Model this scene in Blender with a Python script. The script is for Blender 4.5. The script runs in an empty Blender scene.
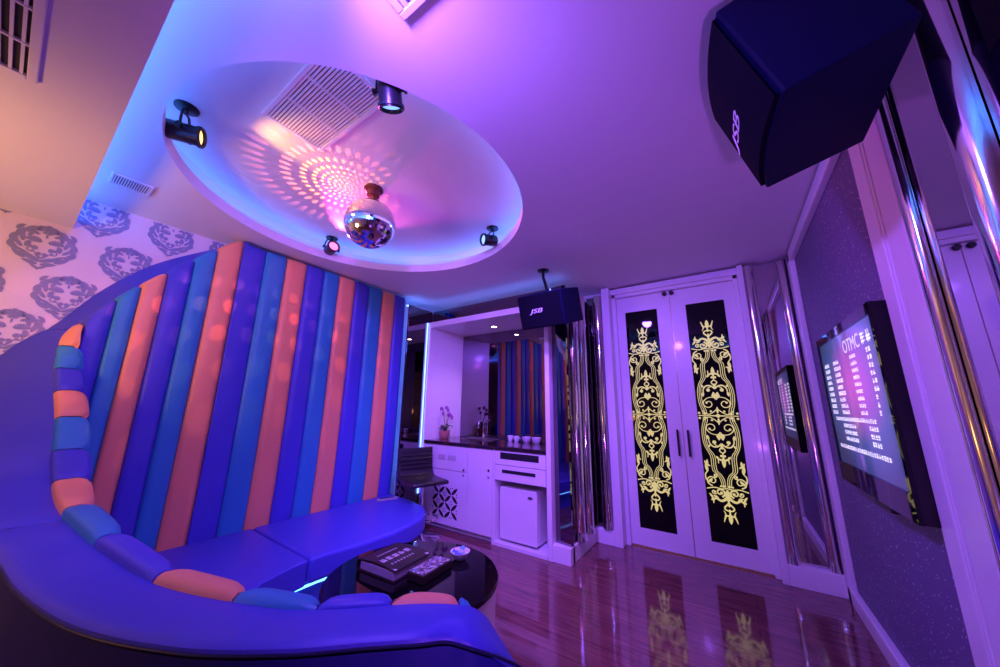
import bpy, bmesh, math, random
from mathutils import Vector, Matrix
R = random.Random(7)
PI = math.pi
S = bpy.context.scene
COL = S.collection

# ------------------------------------------------------------------ materials
MATS = {}
def mat(name, col=(.8, .8, .8), rough=.5, metal=0., emit=None, estr=0., coat=0., spec=.5, trans=0., alpha=1.):
    if name in MATS: return MATS[name]
    m = bpy.data.materials.new(name); m.use_nodes = True
    b = m.node_tree.nodes['Principled BSDF']
    b.inputs['Base Color'].default_value = (*col, 1)
    b.inputs['Roughness'].default_value = rough
    b.inputs['Metallic'].default_value = metal
    b.inputs['Specular IOR Level'].default_value = spec
    b.inputs['Coat Weight'].default_value = coat
    b.inputs['Coat Roughness'].default_value = .08
    b.inputs['Transmission Weight'].default_value = trans
    if emit:
        b.inputs['Emission Color'].default_value = (*emit, 1)
        b.inputs['Emission Strength'].default_value = estr
    MATS[name] = m
    return m
def nodes(m): return m.node_tree.nodes, m.node_tree.links, m.node_tree.nodes['Principled BSDF']
def ramp(N, stops):
    r = N.new('ShaderNodeValToRGB')
    el = r.color_ramp.elements
    while len(el) < len(stops): el.new(.5)
    for e, (p, c) in zip(el, stops): e.position = p; e.color = (*c, 1)
    return r
def bump(m, scale, strength, detail=3, dist=.01, stretch=(1, 1, 1)):
    N, L, b = nodes(m)
    tc = N.new('ShaderNodeTexCoord'); mp = N.new('ShaderNodeMapping'); mp.inputs['Scale'].default_value = stretch
    nz = N.new('ShaderNodeTexNoise'); nz.inputs['Scale'].default_value = scale; nz.inputs['Detail'].default_value = detail
    bp = N.new('ShaderNodeBump'); bp.inputs['Strength'].default_value = strength; bp.inputs['Distance'].default_value = dist
    L.new(tc.outputs['Object'], mp.inputs['Vector']); L.new(mp.outputs['Vector'], nz.inputs['Vector'])
    L.new(nz.outputs['Fac'], bp.inputs['Height']); L.new(bp.outputs['Normal'], b.inputs['Normal'])
    return m

plaster = bump(mat('plaster', (.80, .78, .80), .75), 90, .025)
white = bump(mat('white_lacquer', (.82, .80, .84), .32, coat=.15), 14, .03)
blue = bump(mat('royal_blue_leather', (.065, .07, .52), .42, spec=.4), 60, .12, 4, .004)
azure = bump(mat('azure_leather', (.035, .27, .50), .42, spec=.4), 60, .12, 4, .004)
coral = bump(mat('coral_leather', (.90, .36, .17), .45, spec=.4), 60, .12, 4, .004)
skirtm = bump(mat('navy_leather', (.016, .022, .22), .5, spec=.3), 60, .12, 4, .004)
pipem = mat('dark_piping', (.004, .004, .05), .45)
seam_m = mat('seam_shadow_cloth', (.015, .015, .08), .8)
black_glass = mat('black_glass', (.004, .004, .006), .03, spec=.3)
table_glass = mat('smoked_table_glass', (.004, .003, .005), .03, spec=.35)
mirror = mat('tinted_mirror', (.24, .21, .26), .015, 1.)
clearmir = mat('silver_mirror', (.62, .60, .64), .015, 1.)
chrome = mat('chrome', (.86, .82, .80), .10, 1.)
steel = mat('brushed_steel', (.7, .7, .72), .22, 1.)
blackp = mat('black_plastic', (.004, .004, .007), .4, spec=.25)
blackm = mat('black_metal', (.015, .014, .022), .32, .3)
cabm = bump(mat('black_speaker_vinyl', (.001, .0015, .03), .55, spec=.15), 250, .15)
clothm = bump(mat('black_grille_cloth', (.003, .003, .010), .85, spec=.1), 400, .3)
logom = mat('silver_print', (.8, .8, .85), .4)
goldm = mat('gold_film_painted_glow', (.22, .18, .07), .42, 0, emit=(.66, .57, .20), estr=.78)  # emission stands in for light the film reflects, nothing is lit behind it
painted_shade = mat('painted_slot_shade', (.01, .008, .015), .6)  # dark colour painted in for the shade inside slots, vents and cutouts
ledblue = mat('blue_led', (.2, .4, 1), .5, emit=(.05, .22, 1), estr=14)
ledcyan = mat('cyan_led', (.3, .6, 1), .5, emit=(.10, .38, 1), estr=4)
ledring = mat('cove_led', (.2, .5, 1), .5, emit=(.05, .22, 1), estr=7)
ledvio = mat('violet_blue_led', (.3, .4, 1), .5, emit=(.14, .24, 1), estr=4)
granite = mat('dark_granite', (.03, .015, .02), .08, coat=.3)
N, L, b = nodes(granite)
v = N.new('ShaderNodeTexVoronoi'); v.inputs['Scale'].default_value = 70
r = ramp(N, [(0, (.16, .09, .07)), (.25, (.03, .015, .02)), (1, (.02, .01, .014))])
tc = N.new('ShaderNodeTexCoord'); L.new(tc.outputs['Object'], v.inputs['Vector']); L.new(v.outputs['Distance'], r.inputs['Fac']); L.new(r.outputs['Color'], b.inputs['Base Color'])
# floor: polished dark red wood, planks along X
floorm = mat('polished_wood_floor', (.2, .07, .05), .08, coat=.35)
floorm.node_tree.nodes['Principled BSDF'].inputs['Coat Roughness'].default_value = .025
N, L, b = nodes(floorm)
tc = N.new('ShaderNodeTexCoord')
br = N.new('ShaderNodeTexBrick'); br.inputs['Scale'].default_value = 1
br.inputs['Brick Width'].default_value = 1.25; br.inputs['Row Height'].default_value = .085; br.inputs['Mortar Size'].default_value = .0012
br.inputs['Color1'].default_value = (.22, .085, .085, 1); br.inputs['Color2'].default_value = (.18, .07, .07, 1); br.inputs['Mortar'].default_value = (.09, .035, .035, 1)
L.new(tc.outputs['Object'], br.inputs['Vector'])
mp = N.new('ShaderNodeMapping'); mp.inputs['Scale'].default_value = (2.2, 38, 1)
nz = N.new('ShaderNodeTexNoise'); nz.inputs['Scale'].default_value = 1.6; nz.inputs['Detail'].default_value = 6
L.new(tc.outputs['Object'], mp.inputs['Vector']); L.new(mp.outputs['Vector'], nz.inputs['Vector'])
r = ramp(N, [(.3, (.55, .5, .5)), (.65, (1.2, 1.2, 1.2))])
mx = N.new('ShaderNodeMix'); mx.data_type = 'RGBA'; mx.blend_type = 'MULTIPLY'; mx.inputs['Factor'].default_value = 1
L.new(nz.outputs['Fac'], r.inputs['Fac']); L.new(br.outputs['Color'], mx.inputs[6]); L.new(r.outputs['Color'], mx.inputs[7]); L.new(mx.outputs[2], b.inputs['Base Color'])
# glitter wall covering
glit = mat('violet_glitter_covering', (.22, .17, .30), .55)
N, L, b = nodes(glit)
tc = N.new('ShaderNodeTexCoord'); v = N.new('ShaderNodeTexVoronoi'); v.inputs['Scale'].default_value = 230
L.new(tc.outputs['Object'], v.inputs['Vector'])
bp = N.new('ShaderNodeBump'); bp.inputs['Strength'].default_value = .55; bp.inputs['Distance'].default_value = .003
L.new(v.outputs['Color'], bp.inputs['Height']); L.new(bp.outputs['Normal'], b.inputs['Normal'])
sp = N.new('ShaderNodeSeparateColor'); L.new(v.outputs['Color'], sp.inputs[0])
r = ramp(N, [(.984, (0, 0, 0)), (.99, (.6, .6, .6))]); L.new(sp.outputs[0], r.inputs['Fac']); L.new(r.outputs['Color'], b.inputs['Metallic'])
r3 = ramp(N, [(.984, (.15, .115, .24)), (.99, (.95, .92, 1))]); L.new(sp.outputs[0], r3.inputs['Fac']); L.new(r3.outputs['Color'], b.inputs['Base Color'])
r2 = ramp(N, [(.984, (.55, .55, .55)), (.99, (.38, .38, .38))]); L.new(sp.outputs[0], r2.inputs['Fac']); L.new(r2.outputs['Color'], b.inputs['Roughness'])
paper = bump(mat('cream_wallpaper', (.80, .72, .78), .7), 120, .08)
damask = mat('grey_blue_damask_print', (.27, .29, .48), .6)

# ------------------------------------------------------------------ builders
WL = {}          # world location of every parent
class B:
    def __init__(s): s.v = []; s.f = []; s.m = []
    def add(s, vs, fs, mi=0):
        o = len(s.v); s.v += [tuple(p) for p in vs]; s.f += [tuple(i + o for i in f) for f in fs]; s.m += [mi] * len(fs); return s
    def box(s, x0, x1, y0, y1, z0, z1, mi=0, M=None):
        vs = [Vector((x, y, z)) for z in (z0, z1) for y in (y0, y1) for x in (x0, x1)]
        if M: vs = [M @ p for p in vs]
        return s.add(vs, [(0, 2, 3, 1), (4, 5, 7, 6), (0, 1, 5, 4), (2, 6, 7, 3), (0, 4, 6, 2), (1, 3, 7, 5)], mi)
    def tube(s, pts, rad, n=10, cap=True, mi=0):
        pts = [Vector(p) for p in pts]; rads = rad if isinstance(rad, (list, tuple)) else [rad] * len(pts)
        up = None; vs = []
        for i, p in enumerate(pts):
            t = (pts[min(i + 1, len(pts) - 1)] - pts[max(i - 1, 0)]).normalized()
            if up is None: up = t.orthogonal().normalized()
            up = (up - t * up.dot(t)).normalized(); q = t.cross(up)
            vs += [p + (up * math.cos(a) + q * math.sin(a)) * rads[i] for a in [2 * PI * k / n for k in range(n)]]
        fs = [(i * n + k, i * n + (k + 1) % n, (i + 1) * n + (k + 1) % n, (i + 1) * n + k) for i in range(len(pts) - 1) for k in range(n)]
        if cap: fs += [tuple(range(n))[::-1], tuple((len(pts) - 1) * n + k for k in range(n))]
        return s.add(vs, fs, mi)
    def lathe(s, prof, c=(0, 0, 0), n=32, M=None, mi=0, a0=0., a1=2 * PI):
        full = abs(a1 - a0 - 2 * PI) < 1e-6; k = n if full else n + 1
        vs = []
        for (r, z) in prof:
            for i in range(k):
                a = a0 + (a1 - a0) * i / n
                p = Vector((r * math.cos(a), r * math.sin(a), z))
                vs.append((M @ p if M else p) + Vector(c))
        fs = [(j * k + i, j * k + (i + 1) % k, (j + 1) * k + (i + 1) % k, (j + 1) * k + i) for j in range(len(prof) - 1) for i in range(n)]
        return s.add(vs, fs, mi)
    def grid(s, rows, mi=0, closed=False):
        n = len(rows[0]); vs = [p for r in rows for p in r]
        fs = [(i * n + j, i * n + (j + 1) % n, (i + 1) * n + (j + 1) % n, (i + 1) * n + j) for i in range(len(rows) - 1) for j in range(n if closed else n - 1)]
        return s.add(vs, fs, mi)
    def prism(s, poly, z0, z1, mi=0):
        n = len(poly)
        vs = [(x, y, z0) for x, y in poly] + [(x, y, z1) for x, y in poly]
        return s.add(vs, [tuple(range(n))[::-1], tuple(range(n, 2 * n))] + [(i, (i + 1) % n, n + (i + 1) % n, n + i) for i in range(n)], mi)
    def build(s, name, mats, parent=None, smooth=False, bevel=0, loc=None, seg=2, recalc=True):
        me = bpy.data.meshes.new(name)
        base = Vector(WL[parent.name]) if parent else Vector(loc or (0, 0, 0))
        me.from_pydata([tuple(Vector(p) - base) for p in s.v], [], s.f)
        for m in (mats if isinstance(mats, (list, tuple)) else [mats]): me.materials.append(m)
        me.polygons.foreach_set('material_index', s.m)
        
        if recalc:
            bm = bmesh.new(); bm.from_mesh(me); bmesh.ops.recalc_face_normals(bm, faces=bm.faces); bm.to_mesh(me); bm.free()
        if smooth:
            me.polygons.foreach_set('use_smooth', [True] * len(me.polygons))
            try: me.set_sharp_from_angle(angle=math.radians(40))
            except Exception: pass
        o = bpy.data.objects.new(name, me); COL.objects.link(o)
        if parent: o.parent = parent
        else: o.location = base
        WL[o.name] = base
        if bevel:
            bv = o.modifiers.new('bevel', 'BEVEL'); bv.width = bevel; bv.segments = seg; bv.limit_method = 'ANGLE'; bv.angle_limit = math.radians(35)
            bv.harden_normals = False
        return o
def tag(o, label=None, cat=None, group=None, kind=None):
    if label: o['label'] = label
    if cat: o['category'] = cat
    if group: o['group'] = group
    if kind: o['kind'] = kind
    return o
def thing(name, loc, label=None, cat=None, group=None, kind=None):
    o = bpy.data.objects.new(name, None); o.empty_display_size = .1; COL.objects.link(o); o.location = loc; WL[o.name] = Vector(loc)
    return tag(o, label, cat, group, kind)
def struct(o): o['kind'] = 'structure'; return o
def cr(P, u):
    n = len(P); i = int(min(max(math.floor(u), 0), n - 2)); t = u - i
    P = [Vector(p) for p in P[max(i - 1, 0):i + 3]] if False else P
    p1 = Vector(P[i]); p2 = Vector(P[i + 1])
    p0 = Vector(P[i - 1]) if i > 0 else 2 * p1 - p2
    p3 = Vector(P[i + 2]) if i + 2 < n else 2 * p2 - p1
    return .5 * (2 * p1 + (p2 - p0) * t + (2 * p0 - 5 * p1 + 4 * p2 - p3) * t * t + (3 * p1 - p0 - 3 * p2 + p3) * t ** 3)
def text_mesh(name, txt, size, M, m, parent, ext=.0006, shear=0., sx=1.):
    cu = bpy.data.curves.new(name, 'FONT'); cu.body = txt; cu.size = size; cu.extrude = ext; cu.shear = shear; cu.align_x = 'CENTER'; cu.align_y = 'CENTER'
    t = bpy.data.objects.new(name, cu); COL.objects.link(t)
    dg = bpy.context.evaluated_depsgraph_get(); dg.update()
    me = bpy.data.meshes.new_from_object(t.evaluated_get(dg)); bpy.data.objects.remove(t); me.name = name
    base = Vector(WL[parent.name])
    for q in me.vertices: q.co = M @ Vector((q.co.x * sx, q.co.y, q.co.z)) - base
    me.materials.clear(); me.materials.append(m)
    o = bpy.data.objects.new(name, me); COL.objects.link(o); o.parent = parent; WL[o.name] = base
    return o

# 2-D drawing: strips in a (u, v) plane, later mapped into space
class D2:
    def __init__(s): s.q = []
    def stroke(s, pts, w0, w1=None, wm=None, n=6):
        w1 = w0 if w1 is None else w1
        w0, w1, wm = w0 * .74, w1 * .74, (wm and wm * .74)
        P = [(*p, 0) for p in pts]; out = []; T = (len(P) - 1) * n
        for i in range(T + 1):
            u = i / n; p = cr(P, u); d = cr(P, min(u + .02, len(P) - 1)) - cr(P, max(u - .02, 0))
            nn = Vector((-d.y, d.x, 0)).normalized(); f = i / T
            w = w0 + (w1 - w0) * f if wm is None else (w0 + (wm - w0) * 2 * f if f < .5 else wm + (w1 - wm) * (2 * f - 1))
            out.append((p + nn * w / 2, p - nn * w / 2))
        for a, b_ in zip(out, out[1:]): s.q.append([a[0], a[1], b_[1], b_[0]])
        return s
    def disc(s, x, y, r, n=12, ry=None):
        s.q.append([Vector((x + r * math.cos(2 * PI * k / n), y + (ry or r) * math.sin(2 * PI * k / n), 0)) for k in range(n)]); return s
    def spiral(s, cx, cy, r0, a0, turns, w0, w1, r1=None, ball=True):
        r1 = r0 * .25 if r1 is None else r1; n = 9
        pts = [(cx + (r0 + (r1 - r0) * k / n) * math.cos(a0 + turns * 2 * PI * k / n), cy + (r0 + (r1 - r0) * k / n) * math.sin(a0 + turns * 2 * PI * k / n)) for k in range(n + 1)]
        s.stroke(pts, w0, w1, n=4)
        if ball: s.disc(*pts[-1], w1 * .95)
        return s
    def poly(s, pts): s.q.append([Vector((*p, 0)) for p in pts]); return s
    def leaf(s, x, y, a, l, w, bend=0., n=8):
        pts = []
        for k in range(n + 1):
            f = k / n; t = a + bend * f; 
            pts.append((x + l * f * math.cos(a + bend * f * .5), y + l * f * math.sin(a + bend * f * .5), w * math.sin(PI * min(1, f * .92 + .08)) ** .8))
        for p, q in zip(pts, pts[1:]):
            d = Vector((q[0] - p[0], q[1] - p[1], 0)).normalized(); nn = Vector((-d.y, d.x, 0))
            s.q.append([Vector((p[0], p[1], 0)) + nn * p[2] / 2, Vector((p[0], p[1], 0)) - nn * p[2] / 2, Vector((q[0], q[1], 0)) - nn * q[2] / 2, Vector((q[0], q[1], 0)) + nn * q[2] / 2])
        return s
    def mirror_u(s): s.q += [[Vector((-p.x, p.y, 0)) for p in reversed(f)] for f in list(s.q)]; return s
    def mirror_v(s): s.q += [[Vector((p.x, -p.y, 0)) for p in reversed(f)] for f in list(s.q)]; return s
    def into(s, bb, fn, mi=0, clip=None):
        for k, f in enumerate(s.q):
            if clip and not all(clip(p) for p in f): continue
            if sum(f[i - 1].x * f[i].y - f[i].x * f[i - 1].y for i in range(len(f))) < 0: f = f[::-1]
            h = .00006 * (k % 41)                                  # keep overlapping strokes apart
            pts = [fn(p.x, p.y, h) for p in f]; bb.add(pts, [tuple(range(len(pts)))], mi)
        return bb

# ------------------------------------------------------------------ room dimensions
XL, XR, YB, YF, ZC = -3.27, .56, 3.64, -1.7, 2.52
CX, CY, CR = -1.86, 1.19, 1.013

# ------------------------------------------------------------------ setting
struct(B().box(XL - .1, XR + .1, YF - .1, YB + .1, -.1, 0).build('floor', floorm))
# ceiling with a round opening
bb = B(); n = 96
def edge(a, x0=XL, x1=XR, y0=YF, y1=YB):
    dx, dy = math.cos(a), math.sin(a); t = 1e9
    if dx > 1e-9: t = min(t, (x1 - CX) / dx)
    if dx < -1e-9: t = min(t, (x0 - CX) / dx)
    if dy > 1e-9: t = min(t, (y1 - CY) / dy)
    if dy < -1e-9: t = min(t, (y0 - CY) / dy)
    return (CX + dx * t, CY + dy * t)
angs = sorted([2 * PI * k / n for k in range(n)] + [math.atan2(y - CY, x - CX) % (2 * PI) for x in (XL, XR) for y in (YF, YB)])
k = len(angs)
LH = .045
for z in (ZC, ZC + LH):
    vs = [(CX + CR * math.cos(a), CY + CR * math.sin(a), z) for a in angs] + [(*edge(a), z) for a in angs]
    bb.add(vs, [(i, (i + 1) % k, k + (i + 1) % k, k + i) for i in range(k)])
bb.add([(CX + CR * math.cos(a), CY + CR * math.sin(a), z) for z in (ZC, ZC + LH) for a in angs], [(i, (i + 1) % k, k + (i + 1) % k, k + i) for i in range(k)])
# the cove behind the lip and the raised disc
RW, ZT = 1.13, 2.72
vs = [(CX + RW * math.cos(a), CY + RW * math.sin(a), z) for z in (ZC + LH, ZT - .04) for a in angs] + [(CX + (RW - .04) * math.cos(a), CY + (RW - .04) * math.sin(a), ZT) for a in angs]
bb.add(vs, [(j * k + i, j * k + (i + 1) % k, (j + 1) * k + (i + 1) % k, (j + 1) * k + i) for j in (0, 1) for i in range(k)] + [tuple(2 * k + i for i in range(k))])
bb.lathe([(CR, ZC + LH), (CR, ZC + LH + .026), (CR + .012, ZC + LH + .026), (CR + .012, ZC + LH)], (CX, CY, 0), 96)
bb.box(XL - .1, XR + .1, YF - .1, YB + .1, 2.9, 2.95)
struct(bb.build('ceiling', plaster))
# walls
struct(B().box(XL, XR, YB, YB + .1, 0, 2.9).build('wall_back', plaster))
struct(B().box(XL, XR, YF - .1, YF, 0, 2.9).build('wall_front', plaster))
# wallpapered left wall with the damask print
wb = B().box(XL - .1, XL, YF, YB, 0, 2.9)
def damask_motif():
    d = D2()
    for k in range(6):
        a = math.radians(-52 + 24 * k); d.leaf(.112 * math.cos(a), .112 * math.sin(a), a + PI / 2 - .42, .066, .034, .7)
    for k in range(4):
        a = math.radians(-44 + 27 * k); d.leaf(.084 * math.cos(a), .084 * math.sin(a), a + PI / 2 - .7, .048, .019, .9)
    d.leaf(.055, .112, 2.75, .05, .026, -.6); d.leaf(.120, .082, 1.75, .05, .022, .9); d.leaf(.10, .075, 2.2, .04, .014, .6)
    d.leaf(.016, .028, .85, .064, .038, -1.6); d.leaf(.055, .022, -.9, .046, .024, -.8)
    d.disc(.034, -.016, .014); d.disc(.054, -.010, .009); d.spiral(.046, -.034, .020, 2.6, -.8, .009, .008, .009); d.disc(.012, -.050, .011)
    d.leaf(.0, -.100, .25, .105, .030, .55); d.leaf(.008, -.118, .05, .085, .026, .25); d.leaf(.0, -.085, .85, .055, .014, .2)
    d.leaf(.0, -.150, .55, .055, .018, -.2); d.disc(0, -.148, .010)
    d.leaf(.030, .080, .1, .040, .020, 1.0)
    d.mirror_u()
    for k in range(7):
        a = PI / 2 + 2 * PI * k / 7
        d.poly([(.009 * math.cos(a + t), .118 + .009 * math.sin(a + t)) for t in (-.45, .45)] + [(.032 * math.cos(a + t), .118 + .032 * math.sin(a + t)) for t in (.34, .2, 0, -.2, -.34)])
    d.leaf(0, .060, PI / 2, .028, .010)
    return d
DM = damask_motif()
def motif_at(y, z):
    DM.into(wb, lambda u, v, h: (XL + .002 + h, y + .88 * u * (1 + min(0, v + .03) * 3.0), z + .9 * v), 1, lambda p: z + .9 * p.y < 2.515)
for row, (z, off) in enumerate([(2.425, .168), (2.14, -.01), (1.865, .12), (1.62, -.035), (1.33, .13)]):
    for kk in range(-5, 3): motif_at(off + .335 * kk, z)
struct(wb.build('wall_left', [paper, damask], recalc=False))
# right wall and its glitter panel
struct(B().box(XR, XR + .1, YF, YB, 0, 2.9).build('wall_right', glit))
def trim_strip(name, x0, x1, y0, y1, z0, z1, m=white): return struct(B().box(x0, x1, y0, y1, z0, z1).build(name, m, bevel=.004))
# dropped soffit over the seating end, with its lit edge
YS = .07
sb = B().box(XL, XR, YF, YS, 2.30, 2.36).box(XL, XR, YF, YS - .14, 2.36, 2.52)
struct(sb.build('ceiling_soffit', plaster))
struct(B().box(XL + .02, XR - .02, YS - .1, YS - .075, 2.362, 2.378).build('trim_1', ledblue))
# LED ring in the cove
struct(B().lathe([(1.08, 2.568), (1.105, 2.568), (1.105, 2.582), (1.08, 2.582), (1.08, 2.568)], (CX, CY, 0), 96).build('trim_2', ledring))
# lit strip on top of the far-left mirrors, at the end of the striped panel and along the bar's edge
struct(B().box(-3.06, -3.03, 2.52, 2.86, 2.40, 2.415).box(-3.0, -1.25, 2.92, 2.94, 2.40, 2.415).build('trim_3', ledvio))
struct(B().box(-2.972, -2.962, 2.786, 2.80, .30, 2.24).build('trim_4', ledvio))
struct(B().box(-3.16, -3.13, 2.503, 2.515, .36, 2.40).build('trim_5', ledblue))

# door frame and doors
YD = 3.60
fr = B().box(-1.02, -.94, 3.43, YB, 0, 2.50).box(.18, .225, 3.47, YB, 0, 2.50).box(-1.02, .225, 3.52, YB, 2.44, 2.50).box(-.94, -.90, 3.54, YB, 0, 2.44).box(.145, .18, 3.54, YB, 0, 2.44).box(-.94, .18, 3.54, YB, 2.405, 2.44)
struct(fr.build('trim_6', white, bevel=.004))
def ornament():
    d = D2()
    # crown at the tip
    d.leaf(0, .80, PI / 2, .075, .030); d.stroke([(0, .80), (.014, .812), (.030, .812), (.040, .835), (.048, .862)], .012, .008, .020); d.stroke([(.030, .812), (.034, .79), (.044, .775)], .016, .006); d.stroke([(0, .835), (0, .76)], .016)
    d.stroke([(0, .775), (.028, .765), (.030, .745), (0, .715)], .014, .018); d.leaf(0, .70, PI / 2, .045, .022)
    d.stroke([(0, .645), (.015, .68), (.05, .70), (.085, .685), (.105, .70), (.108, .725)], .034, .010, .022); d.leaf(.07, .69, -1.2, .045, .022, 1.3); d.leaf(.10, .685, .3, .03, .018, 1.0); d.leaf(.108, .69, -1.3, .05, .016, .6)
    d.leaf(0, .61, PI / 2, .10, .038); d.spiral(.052, .635, .036, 1.9, 1.15, .020, .012); d.spiral(.096, .633, .020, 2.6, -.9, .012, .010)
    # box with corner scrolls
    d.stroke([(0, .598), (.04, .604), (.09, .598), (.148, .612)], .012, .012); d.disc(.02, .583, .010); d.disc(.042, .584, .008)
    d.spiral(.100, .545, .043, 1.5, -1.25, .014, .010); d.leaf(.10, .525, 1.2, .055, .022, -.9); d.spiral(.075, .50, .018, .9, 1.0, .012, .009)
    d.stroke([(.143, .545), (.147, .50), (.128, .465), (.136, .42), (.142, .385)], .014, .010); d.leaf(.128, .475, -1.5, .07, .024, .2); d.leaf(.142, .40, 2.3, .05, .018, .5); d.leaf(.136, .43, -2.0, .06, .022, .4)
    # triple ogee lines
    for o in (.002, .0175, .033):
        d.stroke([(.006 + o * .8, .59), (.010 + o * .9, .53), (.028 + o, .490), (.052 + o, .465), (.058 + o, .43), (.058 + o, .36), (.066 + o, .325), (.092 + o * .8, .285), (.106 + o * .85, .23), (.108 + o * .9, .16), (.102 + o * .9, .10), (.085 + o, .05), (.08 + o, .01)], .0072, n=5)
    # fleur and inner scrolls
    d.leaf(0, .35, PI / 2, .085, .030); d.stroke([(0, .36), (.016, .372), (.034, .365), (.040, .40)], .014, .008, .020); d.leaf(.034, .368, -1.2, .035, .018, .5); d.disc(.012, .338, .010); d.stroke([(0, .36), (0, .31)], .012)
    d.stroke([(0, .315), (.018, .30), (.018, .285), (0, .262)], .012, .014); d.leaf(0, .235, PI / 2, .05, .022)
    d.stroke([(0, .235), (.03, .262), (.065, .262), (.088, .235), (.092, .205)], .014, .010, .016); d.leaf(.085, .25, .6, .03, .016, .9); d.leaf(.09, .205, -1.0, .04, .022, -.8); d.disc(.052, .225, .015); d.stroke([(.052, .225), (.05, .245), (.03, .255)], .010)
    d.leaf(.004, .15, 1.15, .06, .030, .5); d.disc(.018, .175, .014); d.spiral(.062, .105, .044, 1.2, -1.1, .011, .010, .016)
    d.stroke([(0, .14), (.02, .16), (.055, .158), (.085, .14), (.108, .10)], .009)
    # centre band
    d.stroke([(0, .06), (.035, .03), (.075, .012), (.118, .045)], .011); d.stroke([(.0, .0), (.05, .0), (.10, 0), (.15, 0)], .016, .010, .010); d.disc(0, .0, .016); d.disc(.05, .038, .009); d.disc(.098, .018, .012); d.disc(.142, .022, .010); d.leaf(0, .02, PI / 2, .06, .018)
    d.mirror_v().mirror_u()
    return d
ORN = ornament()
def door(num, x0, x1, px0, px1, hx):
    t = thing('door_%d' % num, ((x0 + x1) / 2, YD, 0), kind='structure')
    lf = B().box(x0, px0, YD - .02, YD + .02, .012, 2.402).box(px1, x1, YD - .02, YD + .02, .012, 2.402).box(px0, px1, YD - .02, YD + .02, .012, .16).box(px0, px1, YD - .02, YD + .02, 2.238, 2.402)
    lf.build('door_leaf', white, t)
    B().box(px0, px1, YD - .012, YD + .008, .16, 2.238).build('glass_panel', black_glass, t)
    cx = (px0 + px1) / 2; ob = B()
    ORN.into(ob, lambda u, v, h: (cx + u, YD - .0130 - h, 1.19 + v))
    ob.build('gold_scrollwork', goldm, t, recalc=False)
    h = B().box(hx - .009, hx + .009, YD - .06, YD - .045, .83, 1.06).box(hx - .006, hx + .006, YD - .046, YD - .02, .86, .875).box(hx - .006, hx + .006, YD - .046, YD - .02, 1.015, 1.03)
    h.build('handle', blackm, t, bevel=.003)
    kx = -.393 + (.032 if num == 2 else -.032)
    B().lathe([(0, -.03), (.018, -.03), (.022, -.02), (.022, -.01), (.012, 0)], (kx, YD - .02, 2.375), 16, Matrix.Rotation(PI / 2, 4, 'X') @ Matrix.Scale(-1, 4, (0, 0, 1))).build('door_stop', blackm, t, True)
    return t
door(1, -.90, -.386, -.818, -.508, -.425)
door(2, -.380, .145, -.252, .061, -.340)
struct(B().box(-.385, -.381, YD - .005, YD + .02, .012, 2.402).box(-.94, .18, YD - .03, YD + .03, 0, .010).build('trim_7', mat('brass_edge', (.75, .55, .25), .3, .9)))

# plinths below the mirrored sections
struct(B().box(-1.35, -1.19, 2.81, 2.90, 0, .13).box(-1.24, -1.19, 2.86, 3.46, 0, .13).box(-1.24, -1.02, 3.43, YB, 0, .13).build('baseboard_left', white, bevel=.004))
struct(B().box(.225, .555, 3.47, YB, 0, .14).build('baseboard_right', white, bevel=.004))
struct(B().box(-1.34, -1.24, 2.91, YB, .0, 2.40).box(-1.24, -1.02, 3.50, YB, .13, 2.43).build('wall_left.001', plaster))
struct(B().box(.225, .56, 3.56, YB, .14, 2.50).build('wall_back.001', plaster))
# right wall picture-frame trim
y0, y1, y2 = 1.59, 1.73, 1.865
struct(B().box(.546, .56, y1, y2, 0, 2.5).box(.540, .547, y1 + .012, y2 - .03, 0, 2.5).box(.549, .56, y0, y1 - .004, 0, 2.5).build('trim_8', white, bevel=.005))
struct(B().box(.522, .56, 3.36, 3.468, 0, 2.5).box(.522, .56, y2, 3.44, 2.42, 2.50).box(.522, .56, y2, 3.44, 0, .10).build('trim_9', white, bevel=.006))

# ------------------------------------------------------------------ mirrors and chrome half columns
MG = 'tinted mirror panels of the room'
def mirror_panel(x0, x1, y0, y1, z0, z1, label, m=mirror):
    o = B().box(x0, x1, y0, y1, z0, z1).build('mirror_panel', m, bevel=.006, seg=1)
    return tag(o, label, 'mirror')
mirror_panel(-3.0, -2.976, 2.50, 2.90, .0, 2.40, 'tall dark mirror on the side wall between striped panel and bar')
mirror_panel(-2.97, -1.36, 2.872, 2.885, 2.262, 2.40, 'low wide dark mirror strip above the bar recess')
tag(B().prism([(-1.345, 2.870), (-1.195, 2.851), (-1.192, 2.876), (-1.342, 2.895)], .13, 2.40).build('mirror_panel', mirror), 'narrow tinted mirror panel right beside the mini fridge, reflecting blue stripes', 'mirror')
mirror_panel(-1.235, -1.205, 2.905, 3.50, .13, 2.40, 'tinted mirror on the return wall left of the double door')
mirror_panel(-1.20, -1.025, 3.47, 3.495, .13, 2.43, 'slim tinted mirror facing the room directly left of the door frame')
mirror_panel(.23, .54, 3.53, 3.555, .14, 2.49, 'tinted mirror between two chrome half columns right of the door', clearmir)
mirror_panel(.54, .555, .70, 1.535, .0, 2.5, 'tall tinted mirror nearest the camera on the right wall, reflecting the door', clearmir)
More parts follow.
